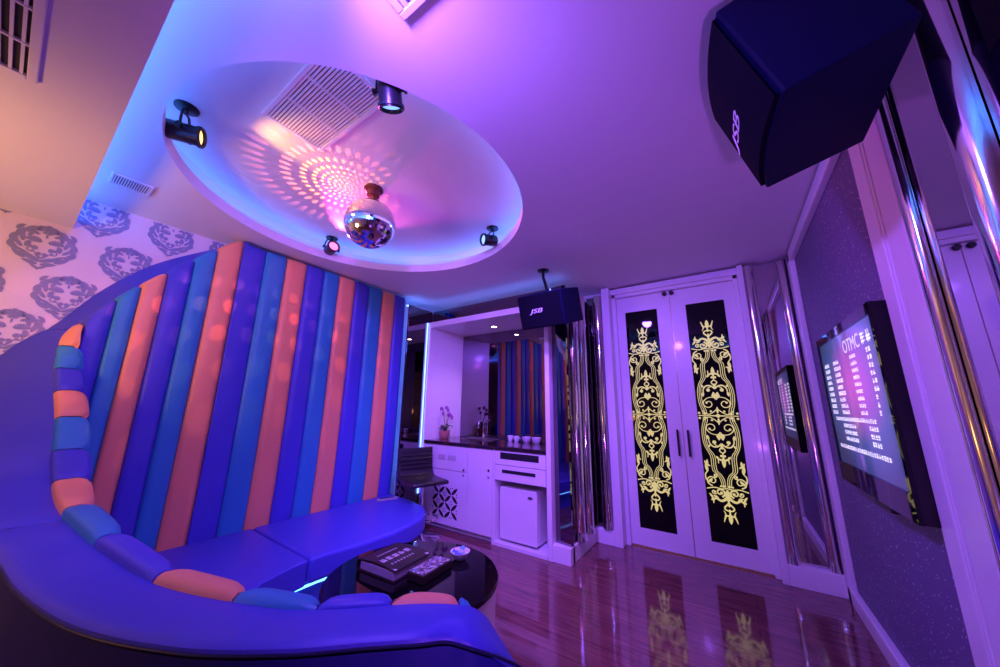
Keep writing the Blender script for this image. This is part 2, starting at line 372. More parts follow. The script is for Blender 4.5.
def half_column(x, y, r, z0, z1, a, label):
    bb = B(); prof = [(r * 1.25, z0), (r * 1.22, z0 + .01), (r * 1.02, z0 + .05), (r, z0 + .09), (r, z1)]
    bb.lathe(prof, (x, y, 0), 24, None, 0, a - PI / 2, a + PI / 2)
    k = 25; bb.f += [tuple(i * k for i in range(5)) + tuple(i * k + 24 for i in reversed(range(5))), tuple(4 * k + i for i in range(25)), tuple(range(25))[::-1]]; bb.m += [0, 0, 0]
    return tag(bb.build('chrome_column', chrome, None, True), label, 'column')
half_column(-1.203, 3.04, .055, .13, 2.40, 0, 'chrome half column on the return wall nearest the mini fridge')
half_column(-1.203, 3.28, .05, .13, 2.40, 0, 'chrome half column in the inner corner on the return wall left of the door')
half_column(-1.075, 3.468, .045, .13, 2.43, -PI / 2, 'chrome half column touching the left door frame')
half_column(.262, 3.528, .042, .14, 2.49, -PI / 2, 'chrome half column touching the right door frame')
half_column(.495, 3.528, .036, .14, 2.49, -PI / 2, 'chrome half column in the corner beside the white glitter panel frame')
half_column(.538, 1.478, .024, .0, 2.5, PI, 'chrome half column beside the near edge of the white frame by the TV')
half_column(.538, 1.14, .042, .0, 2.5, PI, 'chrome half column at the right edge of the photo with blue and red streaks')

# ------------------------------------------------------------------ sofa
I = [(-3.12, 2.5, 2.5), (-3.12, .90, 2.5), (-3.12, .78, 2.39), (-3.12, .60, 2.19), (-3.12, .40, 1.95), (-3.12, .223, 1.701), (-3.08, .151, 1.559), (-3.02, .147, 1.409), (-2.86, .186, 1.157), (-2.70, .198, .97), (-2.45, .205, .875), (-2.2, .215, .832), (-1.864, .242, .81), (-1.6, .279, .79), (-1.295, .33, .78), (-1.03, .418, .78), (-.865, .5, .78), (-.72, .627, .78), (-.655, .68, .78), (-.6, .724, .775), (-.575, .765, .755), (-.57, .82, .70), (-.575, .87, .62), (-.58, .90, .5), (-.58, .915, .0)]
O = [(-3.26, 2.5, 2.5), (-3.26, .84, 2.5), (-3.26, .67, 2.39), (-3.26, .43, 2.19), (-3.26, .245, 1.95), (-3.26, .11, 1.70), (-3.26, .0, 1.56), (-3.25, -.06, 1.41), (-3.1, -.1, 1.157), (-2.88, -.10, .97), (-2.5, -.06, .875), (-2.22, -.01, .832), (-1.89, .06, .81), (-1.55, .095, .79), (-1.23, .16, .78), (-.965, .268, .78), (-.785, .39, .78), (-.66, .51, .78), (-.59, .58, .78), (-.555, .632, .775), (-.508, .672, .757), (-.482, .745, .712), (-.476, .822, .65), (-.48, .88, .55), (-.483, .90, .0)]
def Iu(u): return Vector(I[0]).lerp(Vector(I[1]), u) if u < 1 else cr(I[1:], u - 1)
def Ou(u): return Vector(O[0]).lerp(Vector(O[1]), u) if u < 1 else cr(O[1:], u - 1)
O = [o if k < 10 else tuple(Vector(o).lerp(Vector(i), max(0, min(.14, .03 * (k - 9), .05 * (19 - k))))) for k, (o, i) in enumerate(zip(O, I))]
def nrm(u):
    if u < 4.2: return Vector((-1, 0, 0))
    a, c = Iu(max(u - .45, 0)), Iu(min(u + .45, 23)); t = Vector((c.x - a.x, c.y - a.y, 0))
    return Vector((t.y, -t.x, 0)).normalized()
sofa = thing('corner_sofa', (-1.9, .9, 0), 'large curved booth sofa with blue, azure and coral channelled back sweeping around the glass table', 'sofa')
BD = [(2.496 - y) / 1.596 for y in (2.496, 2.344, 2.175, 2.005, 1.843, 1.671, 1.52, 1.359, 1.191, 1.031)] + [1.13, 2.26, 2.87, 3.47, 3.98, 4.42, 5.16, 6.13, 6.98, 7.48, 8.01, 8.82, 9.87, 11.2, 12.52, 13.9, 14.9, 16.07, 16.93, 19.02, 19.85]
PC = [blue, coral, azure]
FB = .33
def frame(u):
    n = nrm(u); a, c = Iu(max(u - .12, 1)), Iu(min(u + .12, 22)); t = (c - a).normalized()
    r = n.cross(t).normalized()
    return n, r
def pad(u0, u1, m):
    rows = []; NA = 12
    for i in range(NA + 1):
        f = i / NA; e = abs(2 * f - 1); u = u0 + (u1 - u0) * (.012 + .976 * f)
        p = Iu(u); sq = .016 * e ** 6 + .005 * e * e
        th = .085 + .035 * math.exp(-((u - 9) / 2.2) ** 2) - .028 * min(1, max(0, (u - 9) / 7)); up = .040 - .027 * min(1, max(0, (u - 12) / 4)) - .013 * min(1, max(0, (u - 16.5) / 3))
        d = th - sq; row = []
        if u <= 1.0:
            n = nrm(u); top = 2.497; hgt = top - .03; tail = [(d - .001, -.03), (d - .004, -.02), (d - .008, -.012), (d - .016, -.006), (d - .03, -.002), (d - .05, 0), (.005, 0)]
            fold = [p - n * dd + Vector((0, 0, top + dz - p.z)) for dd, dz in tail]
        else:
            n, r = frame(u); up -= .008 * e ** 6
            fold = [p - n * dd + r * (up + dz) for dd, dz in ((d - .003, -.014), (d - .012, -.004), (d - .026, 0), (.014, -.001), (.003, -.006), (-.003, -.016), (-.003, -.06))]
            for q in fold: q.z = min(q.z, 2.497)
        q0 = fold[0]
        for j in range(9):
            g = j / 8; z = FB + (q0.z - .012 - FB) * g
            off = .006 * math.sin(PI * g) * (1 - e ** 4) - (.02 * (1 - g) ** 8) + .003 - (.07 * min(1, (1 - g) * 6) if 5 < u0 < 8.5 else 0)
            row.append(Vector((q0.x, q0.y, z)) - n * off)
        rows.append(row + fold)
    bb = B().grid(rows)
    for r_, u in ((rows[0], u0), (rows[-1], u1)) if not 4.4 < u0 < 9 else ():
        n = nrm(u); bb.grid([r_, [q + n * .05 if k < 9 else q.lerp(Iu(u), .45) for k, q in enumerate(r_)]])
    bb.build('back_pad', m, sofa, True)
for k in range(len(BD) - 1): pad(BD[k], BD[k + 1], PC[k % 3])
# core behind the pads so that seams stay dark
rows = []
for i in range(0, 201):
    u = 20. * i / 200; p = Iu(u); n = nrm(u); q = p - n * .028; top = (p.z - .006 if u > 1 else 2.49)
    rows.append([Vector((q.x, q.y, .02)), Vector((q.x, q.y, top)), Vector((p.x, p.y, top)), Vector((p.x, p.y, .02))])
B().grid(rows).build('back_core', seam_m, sofa, True)
# wide rim on top of the back in three upholstered lengths
def rim(u0, u1):
    rows = []; nn = max(8, int((u1 - u0) * 8))
    for i in range(nn + 1):
        f = i / nn; u = u0 + (u1 - u0) * f; a, c = Iu(u), Ou(u); h = c - a; h.z = 0; w = h.normalized()
        dip = .012 if i in (0, nn) and 1.5 < u < 18 else 0
        z = a.z - dip; row = []
        for g in (-.04, 0, .25, .5, .75): 
            q = a + (c - a) * g; row.append(Vector((q.x, q.y, z + (.006 * math.sin(PI * g) if g > 0 else 0) - (.03 if g < 0 else 0))))
        for dd, dz in ((.020, .002), (.008, -.002), (.001, -.008), (0, -.016), (.012, -.022)):
            q = c - w * dd; row.append(Vector((q.x, q.y, z + dz)))
        rows.append(row)
    B().grid(rows).build('back_rim', blue, sofa, True)
rim(1.12, 5.2); rim(5.215, 11.3); rim(11.315, 23.97)
pts = [Ou(5 + 18.2 * i / 150) - Vector((0, 0, .018)) for i in range(151)]
B().tube(pts, .0035, 8).build('piping', pipem, sofa, True)
rows = []
for i in range(0, 161):
    u = 5 + 18.9 * i / 160; a, c = Iu(u), Ou(u); h = c - a; h.z = 0; w = h.normalized(); q = c - w * .008
    rows.append([Vector((q.x, q.y, max(0.004, c.z - .03 - (c.z - .03) * g))) for g in (0, .15, .35, .6, .8, 1)])
bb = B().grid(rows)
rr = []
for i in range(0, 31):
    p = Iu(19.4 + 4.5 * i / 30); rr.append([Vector((p.x, p.y, max(.004, (p.z - .02) * g))) for g in (1, .6, .3, 0)])
bb.grid(rr)
bb.build('back_skirt', skirtm, sofa, True)
# seat cushions
def Fu(u, o=.062):
    p = Iu(u); q = p - nrm(u) * o; return (q.x, q.y)
def cushion(poly, z0, z1, m, name, bev=.022):
    return B().prism(poly, z0, z1).build(name, m, sofa, True, bev, seg=3)
uS = (2.496 - 1.24) / 1.596
frontA = [(-2.185, 1.225), (-2.18, 1.34), (-2.14, 1.565), (-2.135, 1.82), (-2.165, 1.98), (-2.20, 2.11), (-2.26, 2.22), (-2.345, 2.315), (-2.45, 2.385), (-2.75, 2.46), (-3.045, 2.49)]
cushion([Fu(uS * k / 6) for k in range(6, -1, -1)][:0] + [(-3.055, 2.49), (-3.055, 1.245)] + frontA[:-1], .20, .345, blue, 'seat_cushion')
frontB = [(-1.65, .735), (-1.9, .79), (-2.05, .85), (-2.12, .95), (-2.17, 1.12), (-2.187, 1.215)]
backB = [(-3.055, 1.235)] + [Fu(u) for u in (1.0, 2.5, 4.0, 5.0, 6, 7, 8, 9, 10, 11, 12, 13)]
cushion(backB + frontB, .20, .340, blue, 'seat_cushion')
frontC = [(-.80, .96), (-.9, .97), (-1.0, .90), (-1.2, .77), (-1.43, .72), (-1.64, .732)]
backC = [Fu(u) for u in (13.03, 14, 15, 16, 17, 18, 19)]
cushion(backC + frontC, .20, .340, blue, 'seat_cushion')
plA = [(-3.05, 2.45), (-3.05, 1.2), (-2.27, 1.2), (-2.26, 1.34), (-2.22, 1.57), (-2.23, 1.8), (-2.30, 2.05), (-2.40, 2.2), (-2.52, 2.28), (-2.8, 2.36)]
plB = [(-3.05, 1.2)] + [Fu(u, .08) for u in (1.0, 3, 5, 7, 9, 11, 13, 15, 17, 18.5)] + [(-.86, .85), (-.98, .80), (-1.2, .66), (-1.43, .61), (-1.68, .62), (-1.98, .69), (-2.18, .80), (-2.24, .98), (-2.27, 1.2)]
B().prism(plA, .0, .2).prism(plB, .0, .2).build('seat_base', blue, sofa)
ledp = [(-2.36, 2.2), (-2.25, 1.98), (-2.17, 1.75), (-2.17, 1.55), (-2.21, 1.3), (-2.21, 1.1), (-2.17, .92), (-2.0, .8), (-1.68, .70), (-1.43, .68), (-1.2, .72)]
B().tube([(x, y, .19) for x, y in ledp], .007, 6).build('light_strip', ledcyan, sofa)
# hand control lying at the far end of the seat
rc = thing('remote_control', (-2.86, 2.30, .345), 'slim grey remote control lying at the far end of the blue seat', 'remote control')
Mr = Matrix.Translation((-2.86, 2.30, .3455)) @ Matrix.Rotation(1.15, 4, 'Z')
B().box(-.10, .10, -.025, .025, 0, .022, 0, Mr).build('case', mat('grey_plastic', (.35, .34, .38), .45), rc, bevel=.006)
bb = B()
for i in range(6):
    for j in range(3): bb.box(-.07 + i * .022, -.056 + i * .022, -.016 + j * .012, -.008 + j * .012, .022, .025, 0, Mr)
bb.build('button_pad', blackp, rc)

# ------------------------------------------------------------------ coffee table and what lies on it
TX, TY, TR, TZ = -1.41, 1.335, .423, .42
ct = thing('coffee_table', (TX, TY, 0), 'round coffee table with black glass top on a white drum base', 'table')
B().lathe([(0, TZ - .022), (TR - .004, TZ - .022), (TR, TZ - .018), (TR, TZ - .004), (TR - .004, TZ), (0, TZ)], (TX, TY, 0), 96).build('glass_top', table_glass, ct, True)
B().lathe([(0, 0), (TR - .012, 0), (TR - .012, TZ - .0225), (0, TZ - .0225)], (TX, TY, 0), 96).build('drum_base', white, ct, True)
def glyph(bb, fn, x, y, s, hz, rnd, mi=0):
    def q(a, b_, c, d): bb.add([fn(x + a * s, y + c * s, hz), fn(x + b_ * s, y + c * s, hz), fn(x + b_ * s, y + d * s, hz), fn(x + a * s, y + d * s, hz)], [(0, 1, 2, 3)], mi)
    for k in range(rnd.choice((2, 3, 3))):
        yy = .08 + .84 * (k + .5 * rnd.random()) / 3; q(.05, .95, yy, yy + .13)
    for k in range(rnd.choice((2, 2, 3))):
        xx = .05 + .8 * (k + .6 * rnd.random()) / 3; q(xx, xx + .13, .05, .95)
# ring binder
sbk = thing('song_book', (-1.52, 1.33, TZ), 'thick dark brown song binder with white lettering on the glass table', 'book')
coverm = mat('dark_brown_leatherette', (.022, .010, .012), .45); printm = mat('silver_foil_lettering', (.75, .70, .72), .35); pagem = mat('grey_paper_pages', (.30, .28, .36), .6)
Mb = Matrix.Translation((-1.553, 1.33, TZ + .001)) @ Matrix.Rotation(.06, 4, 'Z') @ Matrix.Diagonal((.94, .76, 1, 1))
bb = B(); 
def bz(x): return .050 + .012 * math.sin(PI * min(1, max(0, (x + .14) / .28)))
rows = [[Mb @ Vector((-.14 + .28 * i / 12, y, bz(-.14 + .28 * i / 12) + h)) for i in range(13)] for y, h in ((-.165, -.003), (-.165, 0), (.165, 0), (.165, -.003), (-.165, -.003))]
bb.grid(rows); bb.box(-.14, .14, -.165, .165, 0, .004, 0, Mb)
rows = [[Mb @ Vector((-.14 + .012 * math.cos(PI / 2 + PI * i / 8) - .0, y, .026 + .025 * math.sin(PI / 2 + PI * i / 8))) for i in range(9)] for y in (-.165, .165)]
bb.grid(rows); COVER = bb
B().box(-.13, .132, -.158, .158, .005, .045, 0, Mb).build('pages', pagem, sbk, bevel=.004)
bb = COVER; rnd = random.Random(3)
fnb = lambda x, y, h: Mb @ Vector((x, y, bz(x) + .0012))
Rg = lambda x, y, h: fnb(-y, x, h)     # writing runs along the long edge
for k in range(5): glyph(bb, lambda x, y, h: fnb(.03 - y + 0., x, h), -.145 + .052 * k, -.01, .044, 0, rnd, 1)
for k in range(8): glyph(bb, lambda x, y, h: fnb(.03 - y, x, h), -.10 + .022 * k, .075, .017, 0, rnd, 1)
for k in range(8): glyph(bb, lambda x, y, h: fnb(.03 - y, x, h), -.12 + .026 * k, -.055, .017, 0, rnd, 1)
for sx, sy in ((.128, -.155), (.128, .135)): bb.add([fnb(sx - .012, sy, 0), fnb(sx + .008, sy, 0), fnb(sx + .008, sy + .02, 0), fnb(sx + .002, sy + .02, 0)], [(0, 1, 2, 3)], 1)
bb.build('cover', [coverm, printm], sbk, True)
# second book in a glossy sleeve, leaning over the binder
sb2 = thing('menu_folder', (-1.36, 1.38, TZ), 'smaller folder in a shiny clear sleeve lying beside the thick brown binder', 'book')
Mf = Matrix.Translation((-1.350, 1.385, TZ + .0015)) @ Matrix.Rotation(.05, 4, 'Z') @ Matrix.Diagonal((1, .78, 1, 1))
B().box(-.05, .055, -.14, .14, .0, .036, 0, Mf).build('cover', coverm, sb2, bevel=.004)
slv = mat('glossy_printed_sleeve', (.4, .35, .5), .18, .5, coat=.6)
N, L, b = nodes(slv); tc = N.new('ShaderNodeTexCoord'); v = N.new('ShaderNodeTexVoronoi'); v.inputs['Scale'].default_value = 85; L.new(tc.outputs['Object'], v.inputs['Vector'])
r = ramp(N, [(.25, (.06, .03, .08)), (.5, (.35, .28, .5)), (.8, (.7, .6, .55))]); sp = N.new('ShaderNodeSeparateColor'); L.new(v.outputs['Color'], sp.inputs[0]); L.new(sp.outputs[1], r.inputs['Fac']); L.new(r.outputs['Color'], b.inputs['Base Color'])
bp = N.new('ShaderNodeBump'); bp.inputs['Strength'].default_value = .6; bp.inputs['Distance'].default_value = .004; L.new(v.outputs['Distance'], bp.inputs['Height']); L.new(bp.outputs['Normal'], b.inputs['Normal'])
B().box(-.045, .048, -.13, .13, .0365, .039, 0, Mf).build('printed_sleeve', slv, sb2, bevel=.001)
# bowl of wrapped sweets
bx, by = -1.335, 1.60
bowl = tag(B().lathe([(0, .003), (.022, .003), (.026, 0), (.030, .004), (.044, .018), (.055, .040), (.052, .040), (.040, .020), (.026, .009), (0, .008)], (bx, by, TZ + .0005), 32).build('bowl', mat('white_porcelain', (.82, .80, .84), .18, coat=.4), None, True, loc=(bx, by, TZ)), 'small white bowl on the glass table holding blue wrappers', 'bowl')
for k, (dx, dy, a, c, lab) in enumerate([(-.012, -.008, .4, (.08, .25, .75), 'dark blue wrapped sweet lying low in the white bowl'), (.016, .004, 1.5, (.55, .75, .85), 'pale blue wrapped sweet on top of the pile in the white bowl'), (-.004, .020, 2.5, (.15, .5, .7), 'teal wrapped sweet at the back of the white bowl')]):
    Mw = Matrix.Translation((bx + dx, by + dy, TZ + .028 + .008 * k)) @ Matrix.Rotation(a, 4, 'Z') @ Matrix.Rotation(.5, 4, 'Y')
    bb = B().lathe([(0, -.030), (.012, -.028), (.003, -.018), (.011, -.012), (.012, .012), (.003, .018), (.012, .028), (0, .030)], (0, 0, 0), 10, Mw @ Matrix.Rotation(PI / 2, 4, 'Y'))
    tag(bb.build('wrapped_sweet', mat('wrapper_%d' % k, c, .25, coat=.5), None, True), lab, 'sweet', 'wrapped sweets in the white bowl')

# ------------------------------------------------------------------ bar recess
AY, BYB = 2.81, 3.42
struct(B().box(-2.965, -2.93, AY, 3.45, .0, 2.24).box(-1.395, -1.35, AY - .005, 3.45, 0, 2.24).box(-2.965, -1.35, AY - .004, 3.45, 2.18, 2.245).box(-2.965, -1.35, 3.445, 3.46, 0, 2.24).build('trim_10', white, bevel=.003))
tag(B().box(-2.925, -1.40, 3.425, 3.442, .875, 2.175).build('mirror_panel', clearmir if False else mirror), 'wide dark mirror at the back of the bar recess above the counter', 'mirror')
cabA = thing('bar_cabinet', (-2.6, 3.1, 0), 'left bar cabinet with flap door over a door of petal-shaped cutouts', 'cabinet')
X0, X1, X2, X3 = -2.925, -2.288, -1.975, -1.40
B().box(X0, X1 - .002, AY + .025, 3.42, .05, .832).box(X0, X1 - .002, AY + .05, 3.42, 0, .05).build('body', white, cabA)
fl = B().box(X0 + .004, X1 - .006, AY, AY + .022, .585, .828).build('flap_door', white, cabA, bevel=.003)
B().lathe([(0, 0), (.011, 0), (.011, .006), (.007, .009), (0, .009)], (-2.335, AY, .605), 12, Matrix.Rotation(PI / 2, 4, 'X')).build('lock', blackm, fl)
bb = B()
for xx in (-2.645, -2.50): bb.box(xx - .055, xx + .055, AY - .004, AY, .685, .735).box(xx - .048, xx + .048, AY - .006, AY - .004, .692, .728)
bb.build('socket_plate', mat('lilac_plastic', (.55, .52, .6), .4), fl)
dl = B().box(X0 + .004, X1 - .006, AY, AY + .022, .052, .579).build('lattice_door', white, cabA, bevel=.003)
bb = B(); cw = .089; lx0, lz0 = -2.757, .118
d = D2()
for i in range(4):
    for j in range(4):
        cx, cz = lx0 + (i + .5) * cw, lz0 + (j + .5) * .076
        a = .72 if (i + j) % 2 == 0 else PI - .72
        l = .104; d.leaf(cx - l / 2 * math.cos(a), cz - l / 2 * math.sin(a), a, l, .034)
for i in range(5):
    for j in range(5):
        if (i + j) % 2 == 1:
            cx, cz = lx0 + i * cw, lz0 + j * .076
            for q in range(4):
                aa = PI / 4 + q * PI / 2
                x, z = cx + .017 * math.cos(aa), cz + .017 * math.sin(aa)
                if lx0 - .004 < x < lx0 + 4 * cw + .004 and lz0 - .004 < z < lz0 + 4 * .076 + .004: d.disc(x, z, .0065, 6)
d.into(bb, lambda u, v, h: (u, AY - .0010 - h * .3, v))
bb.build('petal_shade', painted_shade, dl)  # flat dark petals on the door, shade of the cutouts put into colour
B().lathe([(0, 0), (.010, 0), (.010, .006), (0, .008)], (-2.335, AY, .555), 12, Matrix.Rotation(PI / 2, 4, 'X')).build('lock', steel, dl)
cabB = thing('bar_cabinet', (-2.13, 3.1, 0), 'narrow bar cabinet with one tall plain door in the middle of the counter', 'cabinet')
B().box(X1, X2 - .002, AY + .025, 3.42, .05, .832).box(X1, X2 - .002, AY + .05, 3.42, 0, .05).build('body', white, cabB)
td = B().box(X1 + .002, X2 - .006, AY, AY + .022, .052, .828).build('door', white, cabB, bevel=.003)
for z, m in ((.635, blackm), (.575, steel)): B().lathe([(0, 0), (.011, 0), (.011, .006), (.007, .009), (0, .009)], (-2.02, AY, z), 12, Matrix.Rotation(PI / 2, 4, 'X')).build('lock', m, td)
cabC = thing('bar_cabinet', (-1.69, 3.1, 0), 'right bar cabinet with slotted drawer fronts over the fridge niche', 'cabinet')
B().box(X2, X2 + .028, AY, 3.42, .0, .832).box(X2 + .028, X3 - .002, AY + .03, 3.42, .555, .832).box(X2 + .028, X3 - .002, AY, 3.42, .0, .028).box(X2 + .028, X3 - .002, 3.40, 3.42, .028, .555).build('body', white, cabC)
up = B().box(X2 + .03, X3 - .004, AY, AY + .022, .705, .83).build('drawer', white, cabC, bevel=.003)
B().box(-1.885, -1.47, AY - .002, AY + .002, .758, .818).build('slot', painted_shade, up)
dr = B().box(X2 + .03, X3 - .004, AY, AY + .022, .565, .70).build('drawer', white, cabC, bevel=.003)
B().box(-1.862, -1.505, AY - .003, AY + .002, .635, .664).build('slot', painted_shade, dr)
tag(B().box(-2.925, -1.40, AY - .012, 3.424, .838, .87).build('worktop', granite, bevel=.004), 'dark polished granite worktop running along the bar', 'worktop')
fg = thing('mini_fridge', (-1.715, 3.1, .03), 'small white refrigerator standing in the niche under the counter', 'fridge')
fgm = mat('white_enamel', (.80, .78, .82), .28, coat=.2)
B().box(-1.915, -1.525, 2.905, 3.36, .045, .50).build('body', fgm, fg, bevel=.012)
dd = B().box(-1.918, -1.520, 2.855, 2.90, .048, .502).build('door', fgm, fg, bevel=.012)
B().lathe([(0, 0), (.026, 0), (.026, .003), (.022, .004), (0, .004)], (-1.585, 2.8545, .44), 20, Matrix.Rotation(PI / 2, 4, 'X') @ Matrix.Scale(.5, 4, (0, 1, 0))).build('badge', mat('dark_badge', (.08, .10, .12), .3), dd)
for xx in (-1.89, -1.55):
    B().lathe([(0, .0285), (.014, .0285), (.014, .046), (0, .046)], (xx, 2.93, 0), 12).build('foot', blackp, fg)
    B().lathe([(0, .0285), (.014, .0285), (.014, .046), (0, .046)], (xx, 3.3, 0), 12).build('foot', blackp, fg)
# sink and tap
sk = thing('sink', (-2.47, 3.27, .87), 'shallow steel sink basin let into the granite worktop', 'sink')
bb = B()
for x0, x1, ya, yb in ((-2.68, -2.24, 3.17, 3.185), (-2.68, -2.24, 3.365, 3.38), (-2.68, -2.665, 3.185, 3.365), (-2.255, -2.24, 3.185, 3.365)): bb.box(x0, x1, ya, yb, .8705, .875)
bb.build('rim', steel, sk); B().box(-2.665, -2.255, 3.185, 3.365, .8705, .8715).build('basin', mat('satin_steel', (.45, .45, .48), .3, 1.), sk)
B().lathe([(0, .8718), (.022, .8718), (.022, .8725), (0, .8725)], (-2.46, 3.28, 0), 16).build('drain', blackm, sk)
tp = thing('tap', (-2.53, 3.39, .87), 'slim chrome gooseneck tap behind the sink', 'tap')
B().lathe([(.02, .8705), (.02, .878), (.012, .884), (.010, .93), (0, .93)], (-2.53, 3.395, 0), 16).build('base', steel, tp, True)
B().tube([(-2.53, 3.395, .925)] + [(-2.53, 3.395 - .05 + .05 * math.cos(a), 1.03 + .05 * math.sin(a)) for a in [PI * k / 8 for k in range(9)]] + [(-2.53, 3.295, .985)], .006, 10).build('spout', steel, tp, True)
B().tube([(-2.518, 3.395, .90), (-2.485, 3.39, .912)], .004, 8).build('lever', steel, tp, True)
# crockery
porc = MATS['white_porcelain']
def cup(x, y, label):
    t = thing('cup', (x, y, .87), label, 'cup', 'cups on the bar worktop')
    B().lathe([(0, .8705), (.022, .8705), (.024, .876), (.030, .90), (.034, .928), (.031, .928), (.027, .902), (.020, .88), (0, .878)], (x, y, 0), 24).build('bowl', porc, t, True)
    B().tube([(x + .030, y, .918)] + [(x + .032 + .018 * math.sin(PI * k / 6), y, .918 - .026 * k / 6) for k in range(1, 7)], .0035, 8).build('handle', porc, t, True)
cup(-2.10, 3.33, 'white tea cup on the bar beside the sink, leftmost of the crockery')
cup(-2.00, 3.30, 'white tea cup between the other cup and the lilac bowls')
def sbowl(x, y, label):
    tag(B().lathe([(0, .8705), (.03, .8705), (.034, .876), (.048, .90), (.052, .93), (.049, .93), (.044, .902), (.03, .88), (0, .878)], (x, y, 0), 28).build('rice_bowl', mat('lilac_ceramic', (.60, .55, .68), .25, coat=.3), None, True), label, 'bowl', 'bowls on the bar worktop')
sbowl(-1.86, 3.28, 'deep lilac bowl on the bar next to the white cups')
sbowl(-1.74, 3.28, 'deep lilac bowl on the bar right against the white side post')
# orchid
oc = thing('potted_orchid', (-2.86, 3.06, .87), 'purple orchid in a terracotta pot on the left end of the bar', 'plant')
px, py = -2.855, 3.06
B().lathe([(0, .8705), (.038, .8705), (.046, .88), (.058, .92), (.060, .942), (.064, .945), (.064, .958), (.055, .958), (.05, .94), (0, .938)], (px, py, 0), 28).build('pot', mat('terracotta_glaze', (.50, .22, .16), .35, coat=.3), oc, True)
leafm = mat('dark_leaf', (.04, .12, .05), .35); petm = mat('purple_petal', (.42, .10, .45), .5); stm = mat('stem_green', (.12, .16, .06), .5)
for a, l, lift in ((.2, .13, .05), (-.9, .11, .03), (2.6, .12, .045), (3.7, .10, .03), (1.3, .09, .06), (-2.0, .1, .05)):
    rows = []
    for k in range(9):
        f = k / 8; w = .018 * math.sin(PI * (.08 + .9 * f)) ** .7; c = Vector((px + l * f * math.cos(a) * .9, py + l * f * math.sin(a) * .35, .94 + lift * math.sin(PI * f * .75) * 1.6)); s = Vector((-math.sin(a), math.cos(a), 0)) * w
        rows.append([c - s + Vector((0, 0, .006)), c, c + s + Vector((0, 0, .006))])
    o = B().grid(rows).build('leaf', leafm, oc, True); sd = o.modifiers.new('t', 'SOLIDIFY'); sd.thickness = .003
stems = []
for (ex, ez, bend) in ((.045, 1.235, .06), (-.07, 1.225, -.03), (.10, 1.15, .07)):
    P = [(px, py, .94), (px + bend * .4, py, 1.05), (px + bend, py + .005, 1.15), (px + ex * .7, py, ez), (px + ex * 1.4, py - .01, ez - .03)]
    pts = [cr(P, 4 * i / 16) for i in range(17)]; stems.append(pts)
    B().tube(pts, .0028, 6).build('stem', stm, oc, True)
for pts in stems:
    for k in (8, 11, 14, 16):
        c = pts[k] + Vector((R.uniform(-.018, .018), -.010, R.uniform(-.012, .012))); bb = B(); rot = R.uniform(0, 2)
        for q in range(5):
            a = rot + q * 2 * PI / 5; rows = []
            for j in range(5):
                f = j / 4; w = .0095 * math.sin(PI * (.1 + .85 * f)); p = c + Vector((math.cos(a) * .025 * f, -.004 * math.sin(PI * f), math.sin(a) * .025 * f)); s = Vector((-math.sin(a), 0, math.cos(a))) * w; rows.append([p - s, p + Vector((0, -.002, 0)), p + s])
            bb.grid(rows)
        bb.lathe([(0, -.004), (.004, 0), (0, .004)], c + Vector((0, -.004, 0)), 8)
        o = bb.build('flower', petm, oc, True); sd = o.modifiers.new('t', 'SOLIDIFY'); sd.thickness = .0015
# recessed downlight in the bar ceiling
def downlight(x, y, z, label):
    t = thing('downlight', (x, y, z), label, 'lamp')
    B().lathe([(.040, 0), (.040, -.004), (.030, -.006), (.028, -.002), (.028, 0)], (x, y, z), 24).build('ring', chrome, t, True)
    B().lathe([(0, -.003), (.027, -.003), (.027, -.001), (0, -.001)], (x, y, z), 20).build('bulb', mat('warm_bulb', (1, .9, .8), .5, emit=(1, .78, .55), estr=60), t)
downlight(-2.233, 3.166, 2.18, 'small bright downlight in the ceiling of the bar recess')
# bar stool
sx, sy = -2.60, 2.50
st = thing('bar_stool', (sx, sy, 0), 'black padded bar stool with low back on a chrome pedestal beside the bar', 'stool')
stb = bump(mat('black_leatherette', (.014, .012, .016), .35, coat=.2), 60, .1)
B().lathe([(0, 0), (.19, 0), (.19, .008), (.17, .016), (.05, .03), (.03, .05), (0, .05)], (sx, sy, 0), 40).build('base', chrome, st, True)
B().lathe([(0, .05), (.026, .05), (.026, .28), (.018, .285), (.018, .50), (0, .50)], (sx, sy, 0), 20).build('pole', chrome, st, True)
B().tube([(sx + .02 + .11 * math.cos(a) + .05, sy + .11 * math.sin(a), .20) for a in [-2.6 + 5.2 * k / 20 for k in range(21)]] , .009, 8).build('footrest', chrome, st, True)
B().lathe([(0, .478), (.09, .478), (.09, .493), (0, .493)], (sx, sy, 0), 20).build('swivel_plate', blackm, st)
rot = Matrix.Translation((sx, sy, 0)) @ Matrix.Rotation(-.35, 4, 'Z')
# seat shell: L profile extruded across, seat towards +X
prof = [(.21, .508), (.215, .528), (.20, .545), (.10, .543), (-.06, .541), (-.135, .553), (-.165, .593), (-.18, .68), (-.19, .80), (-.20, .818), (-.222, .81), (-.228, .79), (-.215, .64), (-.20, .565), (-.17, .515), (-.12, .496), (.05, .493)]
rows = [[rot @ Vector((x, y, z)) for x, z in prof] for y in (-.185, .185)]
bb = B().grid(rows, closed=True); n0 = len(prof); bb.f += [tuple(range(n0)), tuple(range(n0, 2 * n0))[::-1]]; bb.m += [0, 0]
bb.build('seat_shell', stb, st, True, .014)
bb = B()
for k in range(5):
    z = .62 + .040 * k; xx = -.162 - .0075 * k
    bb.tube([rot @ Vector((xx - .006, y, z)) for y in (-.17, 0, .17)], .012, 8)
bb.build('back_channel', stb, st, True)

